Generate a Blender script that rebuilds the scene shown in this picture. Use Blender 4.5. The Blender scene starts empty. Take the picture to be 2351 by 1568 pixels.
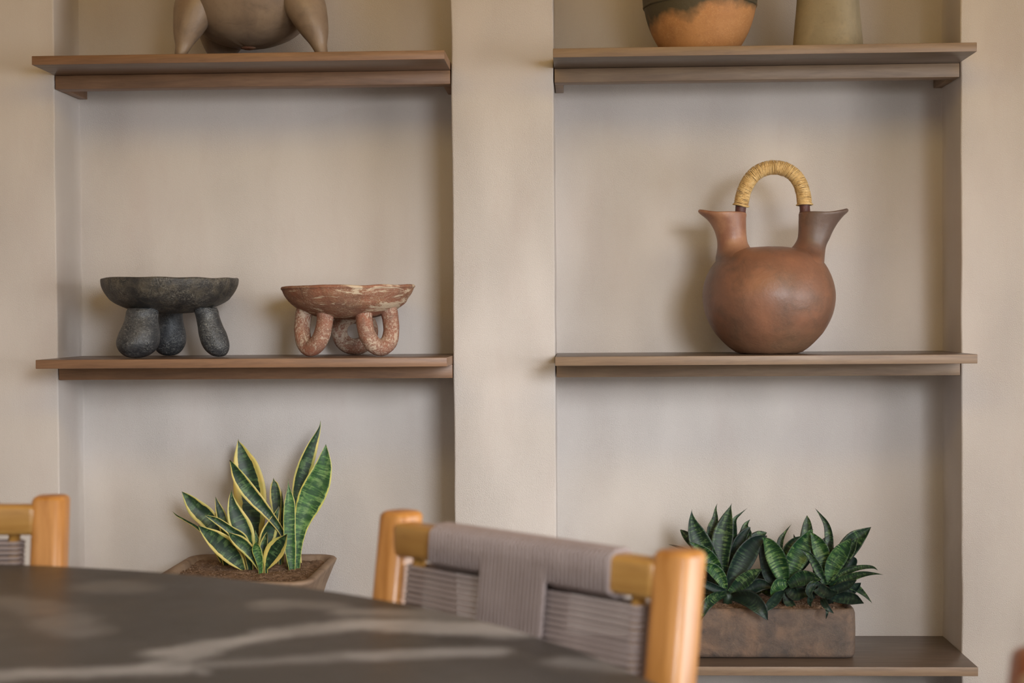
import bpy, bmesh, math, random
from mathutils import Vector, Matrix, noise
random.seed(7)
PI = math.pi
C = bpy.context.scene.collection
scn = bpy.context.scene

# ------------------------------------------------------------------ camera
EYE = Vector((0.0, -4.0, 1.08))
FPX = 3600.0
yaw, pit, rol = 0.0432, -0.0178, -0.0072
fw = Vector((-math.sin(yaw)*math.cos(pit), math.cos(yaw)*math.cos(pit), math.sin(pit)))
rt0 = fw.cross(Vector((0, 0, 1))).normalized(); up0 = rt0.cross(fw)
RT = rt0*math.cos(rol) + up0*math.sin(rol); UP = -rt0*math.sin(rol) + up0*math.cos(rol)
cd = bpy.data.cameras.new('camera'); cam = bpy.data.objects.new('camera', cd); C.objects.link(cam)
cam.matrix_world = Matrix(((RT.x, UP.x, -fw.x, EYE.x), (RT.y, UP.y, -fw.y, EYE.y), (RT.z, UP.z, -fw.z, EYE.z), (0, 0, 0, 1)))
cd.sensor_width = 36; cd.lens = FPX/2351*36
cd.dof.use_dof = True; cd.dof.focus_distance = 4.0; cd.dof.aperture_fstop = 5.0
scn.camera = cam

# ------------------------------------------------------------------ light
scn.view_settings.view_transform = 'Standard'; scn.view_settings.look = 'None'
scn.view_settings.exposure = 0.35; scn.view_settings.gamma = 1.0; scn.view_settings.use_curve_mapping = False
w = bpy.data.worlds.new('world'); scn.world = w; w.use_nodes = True
w.node_tree.nodes['Background'].inputs[0].default_value = (1.0, 0.93, 0.80, 1)
w.node_tree.nodes['Background'].inputs[1].default_value = 0.66

def area(name, loc, target, sx, sy, power, col):
    l = bpy.data.lights.new(name, 'AREA'); l.shape = 'RECTANGLE'; l.size = sx; l.size_y = sy
    l.energy = power; l.color = col
    o = bpy.data.objects.new(name, l); C.objects.link(o); o.location = loc
    o.rotation_euler = (Vector(target)-Vector(loc)).to_track_quat('-Z', 'Y').to_euler()
    return o
key = area('daylight_opening_front', (1.9, -5.6, 2.1), (-0.22, 0, 0.88), 1.7, 1.5, 9.2, (0.88, 0.935, 1.0))
key.data.spread = math.radians(36)
side = area('daylight_opening_side', (3.7, -2.75, 1.15), (-0.1, -1.7, 1.0), 1.6, 1.4, 26, (0.95, 0.97, 1.0))
side.data.spread = math.radians(110)
area('warm_bounce_fill', (0.2, -2.3, 2.70), (0.0, 0.1, 2.1), 4.2, 0.8, 27, (1.0, 0.68, 0.16))  # added fill light, stands in for warm bounce off the ceiling

# ------------------------------------------------------------------ helpers
def S(r, g, b):
    f = lambda c: ((c/255+0.055)/1.055)**2.4 if c > 10 else c/255/12.92
    return (f(r), f(g), f(b), 1)
def ray(px, py): return fw + RT*((px-1175.5)/FPX) - UP*((py-784)/FPX)
def at(px, py, y):            # point of the place seen at (px, py), y metres behind the wall's face
    d = ray(px, py); return EYE + d*((y-EYE.y)/d.y)
def onz(px, py, z):
    d = ray(px, py); return EYE + d*((z-EYE.z)/d.z)

def tag(o, label, cat, group=None, kind=None):
    if label: o['label'] = label
    if cat: o['category'] = cat
    if group: o['group'] = group
    if kind: o['kind'] = kind
    return o
def thing(name, label, cat, loc=(0, 0, 0), rotz=0, group=None):
    o = bpy.data.objects.new(name, None); C.objects.link(o); o.empty_display_size = .05
    o.location = loc; o.rotation_euler = (0, 0, rotz); return tag(o, label, cat, group)
def obj(name, bm, mat, parent=None, smooth=True, label=None, world=False):
    """world=True: the mesh is given in world coordinates, keep it there under its parent (parent unrotated)."""
    me = bpy.data.meshes.new(name)
    if world and parent: bmesh.ops.translate(bm, verts=bm.verts, vec=-Vector(parent.location))
    bmesh.ops.recalc_face_normals(bm, faces=bm.faces)
    bm.to_mesh(me); bm.free(); me.materials.append(mat)
    if smooth: me.shade_smooth()
    o = bpy.data.objects.new(name, me); C.objects.link(o)
    if parent: o.parent = parent
    if label: o['label'] = label
    return o
def autosmooth(o, a=35):
    me = o.data; me.shade_smooth()
    me.set_sharp_from_angle(angle=math.radians(a)); return o
def box(bm, c, s, bev=0, seg=2, rot=None):
    m = Matrix.Translation(Vector(c))
    if rot is not None: m = m @ rot
    g = bmesh.ops.create_cube(bm, size=1, matrix=m @ Matrix.Diagonal((*s, 1)))
    if bev:
        es = list({e for v in g['verts'] for e in v.link_edges})
        bmesh.ops.bevel(bm, geom=es, offset=bev, segments=seg, profile=.5, affect='EDGES')
def rings(bm, rs, cap0=True, cap1=True):
    vs = [[bm.verts.new(p) for p in r] for r in rs]; n = len(vs[0])
    for a, b in zip(vs, vs[1:]):
        for i in range(n): bm.faces.new((a[i], a[(i+1) % n], b[(i+1) % n], b[i]))
    if cap0: bm.faces.new(vs[0][::-1])
    if cap1: bm.faces.new(vs[-1])
    return vs
def cat(pts, n):
    """Catmull-Rom through tuples of any length, n steps per span"""
    out = []; L = len(pts)
    for i in range(L-1):
        p0 = pts[max(i-1, 0)]; p1 = pts[i]; p2 = pts[i+1]; p3 = pts[min(i+2, L-1)]
        for k in range(n):
            t = k/n
            out.append(tuple(.5*((2*b)+(c-a)*t+(2*a-5*b+4*c-d)*t*t+(-a+3*b-3*c+d)*t**3) for a, b, c, d in zip(p0, p1, p2, p3)))
    out.append(tuple(pts[-1])); return out
def lathe(bm, prof, seg=64, wob=0, wseed=0, smooth=4, ovalx=1.0, wfreq=3):
    pr = cat(prof, smooth) if smooth > 1 else prof
    rs = []
    for r, z in pr:
        ring = []
        for i in range(seg):
            a = 2*PI*i/seg
            p = Vector((max(r, 1e-4)*math.cos(a)*ovalx, max(r, 1e-4)*math.sin(a), z))
            if wob:
                q = noise.noise(Vector((math.cos(a)*wfreq*.5+wseed, math.sin(a)*wfreq*.5, z*wfreq*4)))
                q2 = noise.noise(Vector((math.cos(a)*wfreq*1.6+wseed, math.sin(a)*wfreq*1.6, z*wfreq*10+5)))
                k = min(1, r/.03)
                p.x += math.cos(a)*(q+.4*q2)*wob*k; p.y += math.sin(a)*(q+.4*q2)*wob*k; p.z += q2*wob*.5*k
            ring.append(p)
        rs.append(ring)
    rings(bm, rs)
def tube(bm, pts, rad, seg=12, closed=False, wob=0, ws=0, flat=1.0, cap=True):
    """tube along points; rad a number or list"""
    n = len(pts); P = [Vector(p) for p in pts]
    rr = rad if isinstance(rad, (list, tuple)) else [rad]*n
    t0 = (P[1]-P[0]).normalized(); nrm = t0.orthogonal().normalized(); rs = []
    for i in range(n):
        if closed: t = (P[(i+1) % n]-P[i-1]).normalized()
        else: t = (P[min(i+1, n-1)]-P[max(i-1, 0)]).normalized()
        nrm = (nrm - t*nrm.dot(t)).normalized(); bi = t.cross(nrm)
        ring = []
        for k in range(seg):
            a = 2*PI*k/seg; d = nrm*math.cos(a)+bi*math.sin(a)*flat
            r = rr[i]
            if wob: r += wob*noise.noise(P[i]*40+d*.8+Vector((ws, 0, 0)))
            ring.append(P[i]+d*r)
        rs.append(ring)
    if closed:
        vs = [[bm.verts.new(p) for p in r] for r in rs]
        for j in range(n):
            a, b = vs[j], vs[(j+1) % n]
            for i in range(seg): bm.faces.new((a[i], a[(i+1) % seg], b[(i+1) % seg], b[i]))
    else: rings(bm, rs, cap, cap)

# ------------------------------------------------------------------ materials
class N:
    def __init__(s, name):
        s.m = bpy.data.materials.new(name); s.m.use_nodes = True; s.t = s.m.node_tree; s.b = s.t.nodes['Principled BSDF']
        s.tc = s.t.nodes.new('ShaderNodeTexCoord')
    def new(s, t, **k):
        n = s.t.nodes.new(t)
        for a, v in k.items(): setattr(n, a, v)
        return n
    def l(s, a, b): s.t.links.new(a, b)
    def val(s, sock, v):
        if hasattr(v, 'is_output') or isinstance(v, bpy.types.NodeSocket): s.l(v, sock)
        else: sock.default_value = v
    def map(s, scale=(1, 1, 1), src=None, loc=(0, 0, 0), rot=(0, 0, 0)):
        n = s.new('ShaderNodeMapping'); n.inputs['Scale'].default_value = scale; n.inputs['Location'].default_value = loc
        n.inputs['Rotation'].default_value = rot
        s.l(src or s.tc.outputs['Object'], n.inputs[0]); return n.outputs[0]
    def noise(s, scale, det=4, rough=.55, vec=None, dist=0):
        n = s.new('ShaderNodeTexNoise'); n.inputs['Scale'].default_value = scale; n.inputs['Detail'].default_value = det
        n.inputs['Roughness'].default_value = rough; n.inputs['Distortion'].default_value = dist
        s.l(vec or s.tc.outputs['Object'], n.inputs['Vector']); return n.outputs['Fac']
    def ramp(s, fac, stops, interp='LINEAR'):
        n = s.new('ShaderNodeValToRGB'); n.color_ramp.interpolation = interp; e = n.color_ramp.elements
        while len(e) < len(stops): e.new(.5)
        for x, (p, c) in zip(e, stops): x.position = p; x.color = c if len(c) == 4 else (*c, 1)
        s.l(fac, n.inputs[0]); return n.outputs[0]
    def step(s, fac, a, b): return s.ramp(fac, [(a, (0, 0, 0, 1)), (b, (1, 1, 1, 1))])
    def mix(s, f, a, b, mode='MIX'):
        n = s.new('ShaderNodeMix', data_type='RGBA', blend_type=mode)
        s.val(n.inputs[0], f); s.val(n.inputs[6], a); s.val(n.inputs[7], b); return n.outputs[2]
    def math(s, op, a, b=0, c=None):
        n = s.new('ShaderNodeMath', operation=op); s.val(n.inputs[0], a); s.val(n.inputs[1], b)
        if c is not None: s.val(n.inputs[2], c)
        return n.outputs[0]
    def sep(s, src=None):
        n = s.new('ShaderNodeSeparateXYZ'); s.l(src or s.tc.outputs['Object'], n.inputs[0]); return n.outputs
    def bump(s, h, dist, strength=1.0, prev=None):
        n = s.new('ShaderNodeBump'); n.inputs['Strength'].default_value = strength; n.inputs['Distance'].default_value = dist
        s.l(h, n.inputs['Height'])
        if prev is not None: s.l(prev, n.inputs['Normal'])
        return n.outputs[0]
    def out(s, col=None, rough=None, nrm=None, spec=None, **k):
        if col is not None: s.val(s.b.inputs['Base Color'], col)
        if rough is not None: s.val(s.b.inputs['Roughness'], rough)
        if nrm is not None: s.l(nrm, s.b.inputs['Normal'])
        if spec is not None: s.b.inputs['Specular IOR Level'].default_value = spec
        for a, v in k.items(): s.b.inputs[a.replace('_', ' ')].default_value = v
        return s.m

def mat_wall():
    n = N('plaster')
    big = n.noise(1.6, 3, .6); med = n.noise(9, 4, .6, n.map((1, 1, .35)))
    col = n.mix(n.step(big, .3, .7), S(203, 194, 188), S(210, 202, 196))
    col = n.mix(n.math('MULTIPLY', n.step(med, .5, .8), .45), col, S(196, 182, 176))
    fleck = n.step(n.noise(420, 2, .5), .70, .78)
    col = n.mix(n.math('MULTIPLY', fleck, .30), col, S(150, 130, 112))
    fine = n.noise(520, 4, .65, n.map((1, 1, .62))); crs = n.noise(38, 3, .5, n.map((1, 1, .45)))
    patch = n.step(n.noise(3.2, 2, .5, n.map((1.3, 1, .5), loc=(3, 0, 1))), .38, .62)
    h = n.math('MULTIPLY', fine, n.math('MULTIPLY_ADD', patch, .8, .35))
    nr = n.bump(h, .0026, .95); nr = n.bump(crs, .0030, .22, nr); nr = n.bump(n.noise(3, 2), .02, .25, nr)
    return n.out(col, .86, nr, .25)
def mat_shelf(name, ca, cb, cc, rough=.36):
    n = N(name)
    g = n.noise(7, 6, .65, n.map((.8, 9, 9)), 0.6); g2 = n.noise(60, 4, .7, n.map((.10, 1.2, 1.2)))
    p = n.noise(140, 2, .6, n.map((.06, 1, 1)))
    col = n.mix(n.step(g, .3, .7), ca, cb); col = n.mix(n.math('MULTIPLY', n.step(g2, .45, .75), .6), col, cc)
    nr = n.bump(p, .0006, .5)
    return n.out(col, n.math('MULTIPLY_ADD', g2, .18, rough), nr, .5)
def mat_wood(name, ca, cb, rough=.35, axis='Z'):
    n = N(name)
    sc = {'Z': (16, 16, 1.6), 'X': (1.6, 16, 16)}[axis]
    g = n.noise(2.2, 4, .6, n.map(sc), 1.2); g2 = n.noise(9, 5, .6, n.map(sc))
    col = n.mix(n.step(g, .35, .68), ca, cb); col = n.mix(n.math('MULTIPLY', n.step(g2, .55, .8), .4), col, S(110, 58, 24))
    return n.out(col, rough, n.bump(g2, .0006, .4), .5, Coat_Weight=.25, Coat_Roughness=.25)
def mat_clay(name, a, b, c, rough=.55, scale=9, loc=(0, 0, 0), spec=.4, bump=.5, scratch=.0, scol=None, patch=.45, extra=None, coat=0):
    n = N(name); v = n.map(loc=loc)
    n1 = n.noise(scale, 4, .6, v, .4); n2 = n.noise(scale*2.7, 5, .6, v, .5); n3 = n.noise(scale*12, 4, .7, v)
    col = n.mix(n.step(n1, .33, .67), a, b); col = n.mix(n.math('MULTIPLY', n.step(n2, patch, patch+.28), .8), col, c)
    col = n.mix(n.math('MULTIPLY', n.step(n3, .55, .85), .25), col, S(60, 42, 32))
    if scratch:
        sn = n.noise(95, 5, .85, n.map((1, 1, 1.5), loc=loc), 2.5); pn = n.noise(16, 3, .6, v)
        m = n.math('MULTIPLY', n.step(sn, .51, .60), n.step(pn, .36, .60))
        col = n.mix(n.math('MULTIPLY', m, scratch), col, scol)
    if extra: col = extra(n, col)
    nr = n.bump(n3, .0016, bump); nr = n.bump(n2, .006, bump*.6, nr)
    return n.out(col, n.math('MULTIPLY_ADD', n2, .25, rough-.12), nr, spec, Coat_Weight=coat, Coat_Roughness=.35)

M = {}
M['wall'] = mat_wall()
M['shelf'] = mat_shelf('stained_oak', S(144, 108, 80), S(122, 90, 66), S(94, 68, 51))
M['shelf_dark'] = mat_shelf('stained_oak_greyed', S(144, 120, 96), S(126, 102, 82), S(102, 82, 66))
M['shelf_face_l'] = mat_shelf('stained_oak_face', S(116, 90, 72), S(100, 78, 62), S(84, 64, 52), .26)
M['shelf_face_r'] = mat_shelf('stained_oak_greyed_face', S(100, 84, 72), S(88, 74, 64), S(74, 62, 54), .26)
M['pine'] = mat_wood('varnished_pine', S(208, 146, 78), S(172, 110, 46))
M['pine_x'] = mat_wood('varnished_pine_rail', S(196, 150, 82), S(168, 120, 58), axis='X')
M['pine_dark'] = mat_wood('varnished_pine_dark', S(150, 84, 44), S(128, 66, 34))
def cord(name, a, b):
    n = N(name); g = n.noise(260, 3, .7); g2 = n.noise(22, 3)
    return n.out(n.mix(n.step(g2, .3, .7), a, b), .85, n.bump(g, .0012, .6), .2)
M['cord'] = cord('grey_cord', S(164, 149, 146), S(152, 137, 134))
def mat_raffia():
    n = N('raffia'); g = n.noise(60, 5, .8); g2 = n.noise(340, 3, .7)
    col = n.ramp(g, [(.28, S(170, 132, 82)), (.48, S(212, 178, 120)), (.72, S(236, 210, 160))])
    col = n.mix(n.math('MULTIPLY', n.step(g2, .5, .75), .5), col, S(134, 92, 48))
    return n.out(col, .6, n.bump(g2, .0006, .5), .35)
M['raffia'] = mat_raffia()
def mat_soil():
    n = N('soil'); g = n.noise(70, 6, .75); g2 = n.noise(240, 4, .7)
    col = n.ramp(g, [(.3, S(84, 66, 54)), (.5, S(134, 108, 88)), (.75, S(172, 144, 120))])
    return n.out(col, .95, n.bump(g2, .004, .9), .15)
M['soil'] = mat_soil()
def mat_leaf(name, dark, mid, pale, margin, mw, band=1.0, rough=.38, bstops=(.46, .62)):
    n = N(name)
    uv = n.new('ShaderNodeUVMap', uv_map='UVMap').outputs[0]; uw = n.new('ShaderNodeUVMap', uv_map='Norm').outputs[0]
    s = n.sep(uv); sn = n.sep(uw)
    oi = n.new('ShaderNodeObjectInfo').outputs['Random']
    cv = n.new('ShaderNodeCombineXYZ'); n.l(n.math('MULTIPLY', s[0], .55), cv.inputs[0]); n.l(n.math('MULTIPLY', s[1], 95*band), cv.inputs[1]); n.l(n.math('MULTIPLY', oi, 37), cv.inputs[2])
    bn = n.noise(1.25, 5, .68, cv.outputs[0], .7)
    cv2 = n.new('ShaderNodeCombineXYZ'); n.l(n.math('MULTIPLY', s[0], 1.4), cv2.inputs[0]); n.l(n.math('MULTIPLY', s[1], 12), cv2.inputs[1]); n.l(n.math('MULTIPLY', oi, 91), cv2.inputs[2])
    cl = n.noise(1.5, 3, .6, cv2.outputs[0])
    col = n.mix(n.step(bn, *bstops), dark, mid)
    col = n.mix(n.math('MULTIPLY', n.step(n.math('MULTIPLY', bn, cl), .27, .36), .8), col, pale)
    col = n.mix(n.math('MULTIPLY', n.step(cl, .5, .72), .45), col, dark)
    au = n.math('ABSOLUTE', s[0])
    if margin:
        wv = n.noise(1.0, 3, .6, n.map((0.001, 40, 1), src=uv))
        lim = n.math('MULTIPLY_ADD', wv, .25, mw-.12)
        f = n.math('MULTIPLY', n.math('SUBTRACT', au, lim), 30); f2 = n.new('ShaderNodeClamp'); n.l(f, f2.inputs[0])
        mc = n.mix(n.step(cl, .4, .7), margin, S(176, 178, 96))
        col = n.mix(f2.outputs[0], col, mc)
    else:
        col = n.mix(n.math('MULTIPLY', n.step(au, .93, .98), .7), col, S(44, 30, 28))
    col = n.mix(n.step(sn[1], .955, .985), col, S(58, 40, 34))
    nr = n.bump(n.noise(60, 3, .6, cv2.outputs[0]), .0008, .3)
    return n.out(col, rough, nr, .45)
M['leaf_y'] = mat_leaf('snake_plant_leaf', S(32, 54, 38), S(54, 86, 50), S(104, 132, 84), S(212, 192, 112), .70, .9)
M['leaf_w'] = mat_leaf('snake_plant_leaf_wide_margin', S(28, 48, 34), S(50, 80, 46), S(92, 120, 78), S(216, 192, 108), .56, .9)
M['leaf_g'] = mat_leaf('snake_plant_leaf_bright', S(42, 76, 42), S(84, 128, 62), S(128, 158, 96), S(200, 192, 96), .86, 1.1)
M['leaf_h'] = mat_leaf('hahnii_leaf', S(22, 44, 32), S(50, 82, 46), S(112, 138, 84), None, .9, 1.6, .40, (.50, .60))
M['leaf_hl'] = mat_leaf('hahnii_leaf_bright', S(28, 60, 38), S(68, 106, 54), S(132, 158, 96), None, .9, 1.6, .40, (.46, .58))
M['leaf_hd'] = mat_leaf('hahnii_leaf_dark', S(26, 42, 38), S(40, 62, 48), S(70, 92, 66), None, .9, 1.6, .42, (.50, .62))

# ------------------------------------------------------------------ setting
XL0, XL1, XR0, XR1 = -1.3497, -0.3234, -0.0626, 0.9614
ND, SF = 0.2022, 0.171
def rnd(cx, cy, r, a0, a1, k=3):
    return [(cx+r*math.cos(a0+(a1-a0)*i/k), cy+r*math.sin(a0+(a1-a0)*i/k)) for i in range(k+1)]
pl = [(-3.4, 0), (-2.4, 0), (-1.7, 0)]
def niche(x0, x1):
    r = .005
    p = rnd(x0-r, r, r, -PI/2, 0)                       # convex front-left arris
    p += [(x0, .07), (x0, .14), (x0, ND-.004), (x0+.004, ND)]
    for i in range(1, 12): p.append((x0+(x1-x0)*i/12, ND))
    p += [(x1-.004, ND), (x1, ND-.004), (x1, .14), (x1, .07)]
    p += rnd(x1+r, r, r, PI, 1.5*PI)
    return p
pl += niche(XL0, XL1) + [(-.24, 0), (-.15, 0)] + niche(XR0, XR1) + [(1.5, 0), (2.6, 0), (5.2, 0)]
bm = bmesh.new(); rows = []
ZN = 72
for j in range(ZN+1):
    z = 2.8*j/ZN; row = []
    for x, y in pl:
        dx = .0022*noise.noise(Vector((x*2, y*5, z*7))) if -3.3 < x < 5 else 0
        dy = .0016*noise.noise(Vector((x*3+9, y*5, z*4))) if -3.3 < x < 5 else 0
        row.append(bm.verts.new((x+dx, y+dy, z)))
    rows.append(row)
for a, b in zip(rows, rows[1:]):
    for i in range(len(pl)-1): bm.faces.new((a[i], a[i+1], b[i+1], b[i]))
wl = obj('wall_back', bm, M['wall']); wl['kind'] = 'structure'
autosmooth(wl, 50)
nf = N('concrete_floor'); M['floor'] = nf.out(nf.mix(nf.step(nf.noise(3, 5), .3, .7), S(150, 148, 150), S(166, 163, 164)), .6, nf.bump(nf.noise(60, 4), .002, .3), .4)
bm = bmesh.new(); box(bm, (.9, -2.2, -.05), (8.6, 5.3, .1)); f = obj('floor', bm, M['floor'], smooth=False); f['kind'] = 'structure'
bm = bmesh.new(); box(bm, (-3.45, -2.2, 1.4), (.1, 4.36, 2.8)); f = obj('wall_left', bm, M['wall'], smooth=False); f['kind'] = 'structure'
bm = bmesh.new(); box(bm, (.9, -2.7, 2.375), (8.6, .12, .85), .01); BLOCKER = bm
nc = N('ceiling_paint'); M['ceil'] = nc.out(nc.mix(nc.step(nc.noise(4, 3), .3, .7), S(186, 140, 92), S(170, 124, 78)), .8, spec=.2)
bm = bmesh.new(); box(bm, (.9, -1.45, 2.85), (8.6, 2.8, .1)); f = obj('ceiling', bm, M['ceil'], smooth=False); f['kind'] = 'structure'
f = obj('light_blocker_1', BLOCKER, M['ceil'], smooth=False); f['kind'] = 'structure'  # unseen beam, added to keep front daylight off the upper wall

# ------------------------------------------------------------------ shelves
def shelf(name_label, x0, x1, z, mat, brail, cleats=True):
    btop = M['shelf_face_l'] if x0 < -1 else M['shelf_face_r']
    cx = (x0+x1)/2
    t = thing('wall_shelf', name_label, 'shelf', (cx, 0, z), 0, 'wooden wall shelves in the two niches')
    W = x1-x0-.004
    bm = bmesh.new(); box(bm, (0, (ND-.004-SF)/2, -.0112), (W, ND-.004+SF, .0222), .0014)
    o = autosmooth(obj('board', bm, mat, t)); o.data.materials.append(btop)
    for p in o.data.polygons:
        if abs(p.normal.z) > .8: p.material_index = 1
    bm = bmesh.new(); box(bm, (0, .0255, -.0400), (W-.001, .049, .0350), .0016)
    autosmooth(obj('front_rail', bm, brail, t))
    for s in (-1, 1):
        bm = bmesh.new(); box(bm, (s*(W/2-.0115), (.051+ND-.005)/2, -.0400), (.021, ND-.005-.051, .0350), .001)
        autosmooth(obj('side_cleat', bm, brail, t))
    return t
Zt, Zm, Zb = EYE.z+.6445, EYE.z-.1063, EYE.z-.8647
shelf('brown wooden shelf under the large grey-brown vessel, top of the left niche', XL0, XL1, Zt, M['shelf'], M['shelf'])
shelf('greyish brown wooden shelf under the two clay pots, top of the right niche', XR0, XR1, Zt, M['shelf_dark'], M['shelf_dark'])
shelf('brown wooden shelf carrying the black bowl and the red bowl, left niche', XL0, XL1, Zm, M['shelf'], M['shelf'])
shelf('greyish brown wooden shelf carrying the double-spouted jug, right niche', XR0, XR1, Zm, M['shelf_dark'], M['shelf_dark'])
shelf('wooden shelf under the yellow-edged snake plant, low in the left niche', XL0, XL1, Zb, M['shelf'], M['shelf'])
shelf('dark brown wooden shelf under the long clay planter, bottom of the right niche', XR0, XR1, Zb, M['shelf_dark'], M['shelf_dark'])

# ------------------------------------------------------------------ black tripod bowl
M['black'] = mat_clay('blackened_clay', S(44, 43, 43), S(62, 59, 56), S(98, 90, 76), .46, 14, spec=.4, scratch=.75, scol=S(140, 134, 122), patch=.46, bump=.9)
M['black_leg'] = mat_clay('blackened_clay_leg', S(38, 40, 44), S(54, 56, 60), S(82, 82, 82), .40, 18, spec=.45, scratch=.75, scol=S(146, 146, 142), patch=.50, bump=.8, coat=.1)
def pod_leg(px, py_foot, pxt, Y, Yt, rt_, rb, ztop, parent, mat, fl=1.0, tilt=0):
    foot = at(px, py_foot, Y); foot.z = Zm + .001; top = at(pxt, 700, Yt); top.z = ztop
    ax = top-foot; L = ax.length; prof = []
    for t, r in ((0, 0), (.015, .35), (.06, .62), (.15, .86), (.27, .99), (.38, 1.0), (.5, .97), (.62, .89), (.75, .80), (.85, .76), (.93, .76), (1.0, .70)):
        rr = rb*r if t < .6 else rb*r*(1-(t-.6)/.4)+rt_*(r/.76)*(t-.6)/.4
        prof.append((rr, t))
    prof = cat(prof, 3); bm = bmesh.new(); rs = []
    z0 = Vector((0, 0, 1)); u = Vector((1, 0, 0)); v = Vector((0, 1, 0))
    for r, t in prof:
        c = foot + ax*max(0, t); c.z = foot.z+ax.z*t
        ring = []
        for k in range(36):
            a = 2*PI*k/36; d = u*math.cos(a)+v*math.sin(a)
            rr = max(r, .0004)*(1+.05*noise.noise(Vector((math.cos(a)*1.5+px, math.sin(a)*1.5, t*4))))
            ring.append(c+d*rr)
        rs.append(ring)
    rings(bm, rs)
    return obj('leg', bm, mat, parent, world=True)
bc = at(390, 700, 0.0); bx = bc.x
bowl = thing('tripod_bowl', 'blackened clay bowl on three bulbous legs on the middle left shelf', 'bowl', (bx, 0.0, Zm))
zr = at(390, 640, 0).z - Zm
bm = bmesh.new()
prof = [(.0, .113), (.05, .114), (.09, .1206), (.125, .133), (.1475, .1456), (.159, .158), (.1672, .1705), (.1728, .184), (.1745, zr-.005), (.1725, zr), (.166, zr), (.160, zr-.008), (.150, .176), (.125, .155), (.09, .142), (.04, .135), (0, .134)]
lathe(bm, prof, 96, .0025, 3, 4, wfreq=2)
for v in bm.verts:
    if v.co.z > .15: v.co.z += (v.co.x*-.004)+.0028*noise.noise(v.co*14)
obj('bowl', bm, M['black'], bowl)
pod_leg(312, 820, 328, -.10, -.085, .040, .0530, Zm+.127, bowl, M['black_leg'])
pod_leg(503, 818, 471, -.03, -.03, .031, .0360, Zm+.127, bowl, M['black_leg'])
pod_leg(388, 815, 390, .11, .095, .034, .043, Zm+.127, bowl, M['black_leg'])

# ------------------------------------------------------------------ red loop-legged bowl
def red_extra(n, col):
    st = n.noise(9, 6, .7, n.map((1, 1, 5)), 1.0); pt = n.noise(11, 4, .6, n.map((1, 1, 2.5), loc=(4, 1, 2)))
    s = n.sep()
    bias = n.math('MULTIPLY', s[0], .55)
    m = n.step(n.math('ADD', n.math('MULTIPLY', st, n.math('MULTIPLY_ADD', pt, .8, .6)), bias), .56, .62)
    return n.mix(n.math('MULTIPLY', m, .9), col, S(204, 184, 158))
M['red'] = mat_clay('worn_red_clay', S(148, 98, 76), S(130, 94, 76), S(158, 118, 88), .7, 12, spec=.25, scratch=.9, scol=S(190, 168, 144), patch=.45, bump=.9, extra=red_extra)
def wear(n, col):
    st = n.noise(58, 6, .8, n.map((1, 1, .7), loc=(2, 7, 1)), 2.0); pt = n.noise(15, 3, .6, n.map(loc=(8, 1, 2)))
    return n.mix(n.math('MULTIPLY', n.step(n.math('MULTIPLY', st, n.math('MULTIPLY_ADD', pt, 1.1, .45)), .52, .58), .75), col, S(190, 172, 152))
M['red_leg'] = mat_clay('worn_red_clay_leg', S(150, 96, 74), S(130, 90, 74), S(116, 94, 82), .65, 16, spec=.3, scratch=.95, scol=S(186, 168, 148), patch=.5, bump=.6, extra=wear)
rc = at(800, 700, 0); rx = rc.x; rb = thing('loop_legged_bowl', 'worn red clay bowl with cream flakes on three looped legs', 'bowl', (rx, 0, Zm))
zr = at(800, 657, 0).z-Zm
bm = bmesh.new()
prof = [(.0, .094), (.04, .096), (.075, .101), (.10, .109), (.125, .1206), (.1435, .133), (.154, .1456), (.163, .158), (.1685, .1705), (.1715, zr-.005), (.169, zr), (.162, zr), (.155, zr-.008), (.145, .155), (.12, .135), (.08, .122), (0, .118)]
lathe(bm, prof, 96, .0025, 11, 4, wfreq=2)
for v in bm.verts:
    if v.co.z > .14: v.co.z += .012*v.co.x+.003*noise.noise(v.co*16)
obj('bowl', bm, M['red'], rb)
for ang, pdir in ((-148, -32), (-32, 32), (90, 0)):
    a = math.radians(ang); Rr = .096 if ang != 90 else .105
    rad = Vector((math.cos(a), math.sin(a), 0)); c = rad*Rr
    tan = Vector((math.cos(math.radians(pdir)), math.sin(math.radians(pdir)), 0))
    if ang == 90:
        pts = [(.041*math.cos(PI/2+2*PI*k/36), .063+.041*math.sin(PI/2+2*PI*k/36)) for k in range(36)]
        bm = bmesh.new(); tube(bm, [tan*q_+Vector((0, 0, z)) + c for q_, z in pts], [.0215]*36, 20, closed=True, wob=.0015, ws=ang)
    else:
        e = .036
        pts = cat([(-e*.9, .122), (-e*1.0, .106), (-e*1.02, .088), (-e*.95, .062), (-e*.62, .035), (0, .0225), (e*.62, .035), (e*.95, .062), (e*1.02, .088), (e*1.0, .106), (e*.9, .122)], 5)
        P3 = [tan*q_ + Vector((0, 0, z)) + c + rad*(.016*(1-z/.12)-.004) for q_, z in pts]
        rr = [.0205+.0015*(1-z/.12)+(.003*((z-.095)/.027) if z > .095 else 0) for q_, z in pts]
        bm = bmesh.new(); tube(bm, P3, rr, 20, wob=.0016, ws=ang)
    obj('loop_leg', bm, M['red_leg'], rb)

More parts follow.
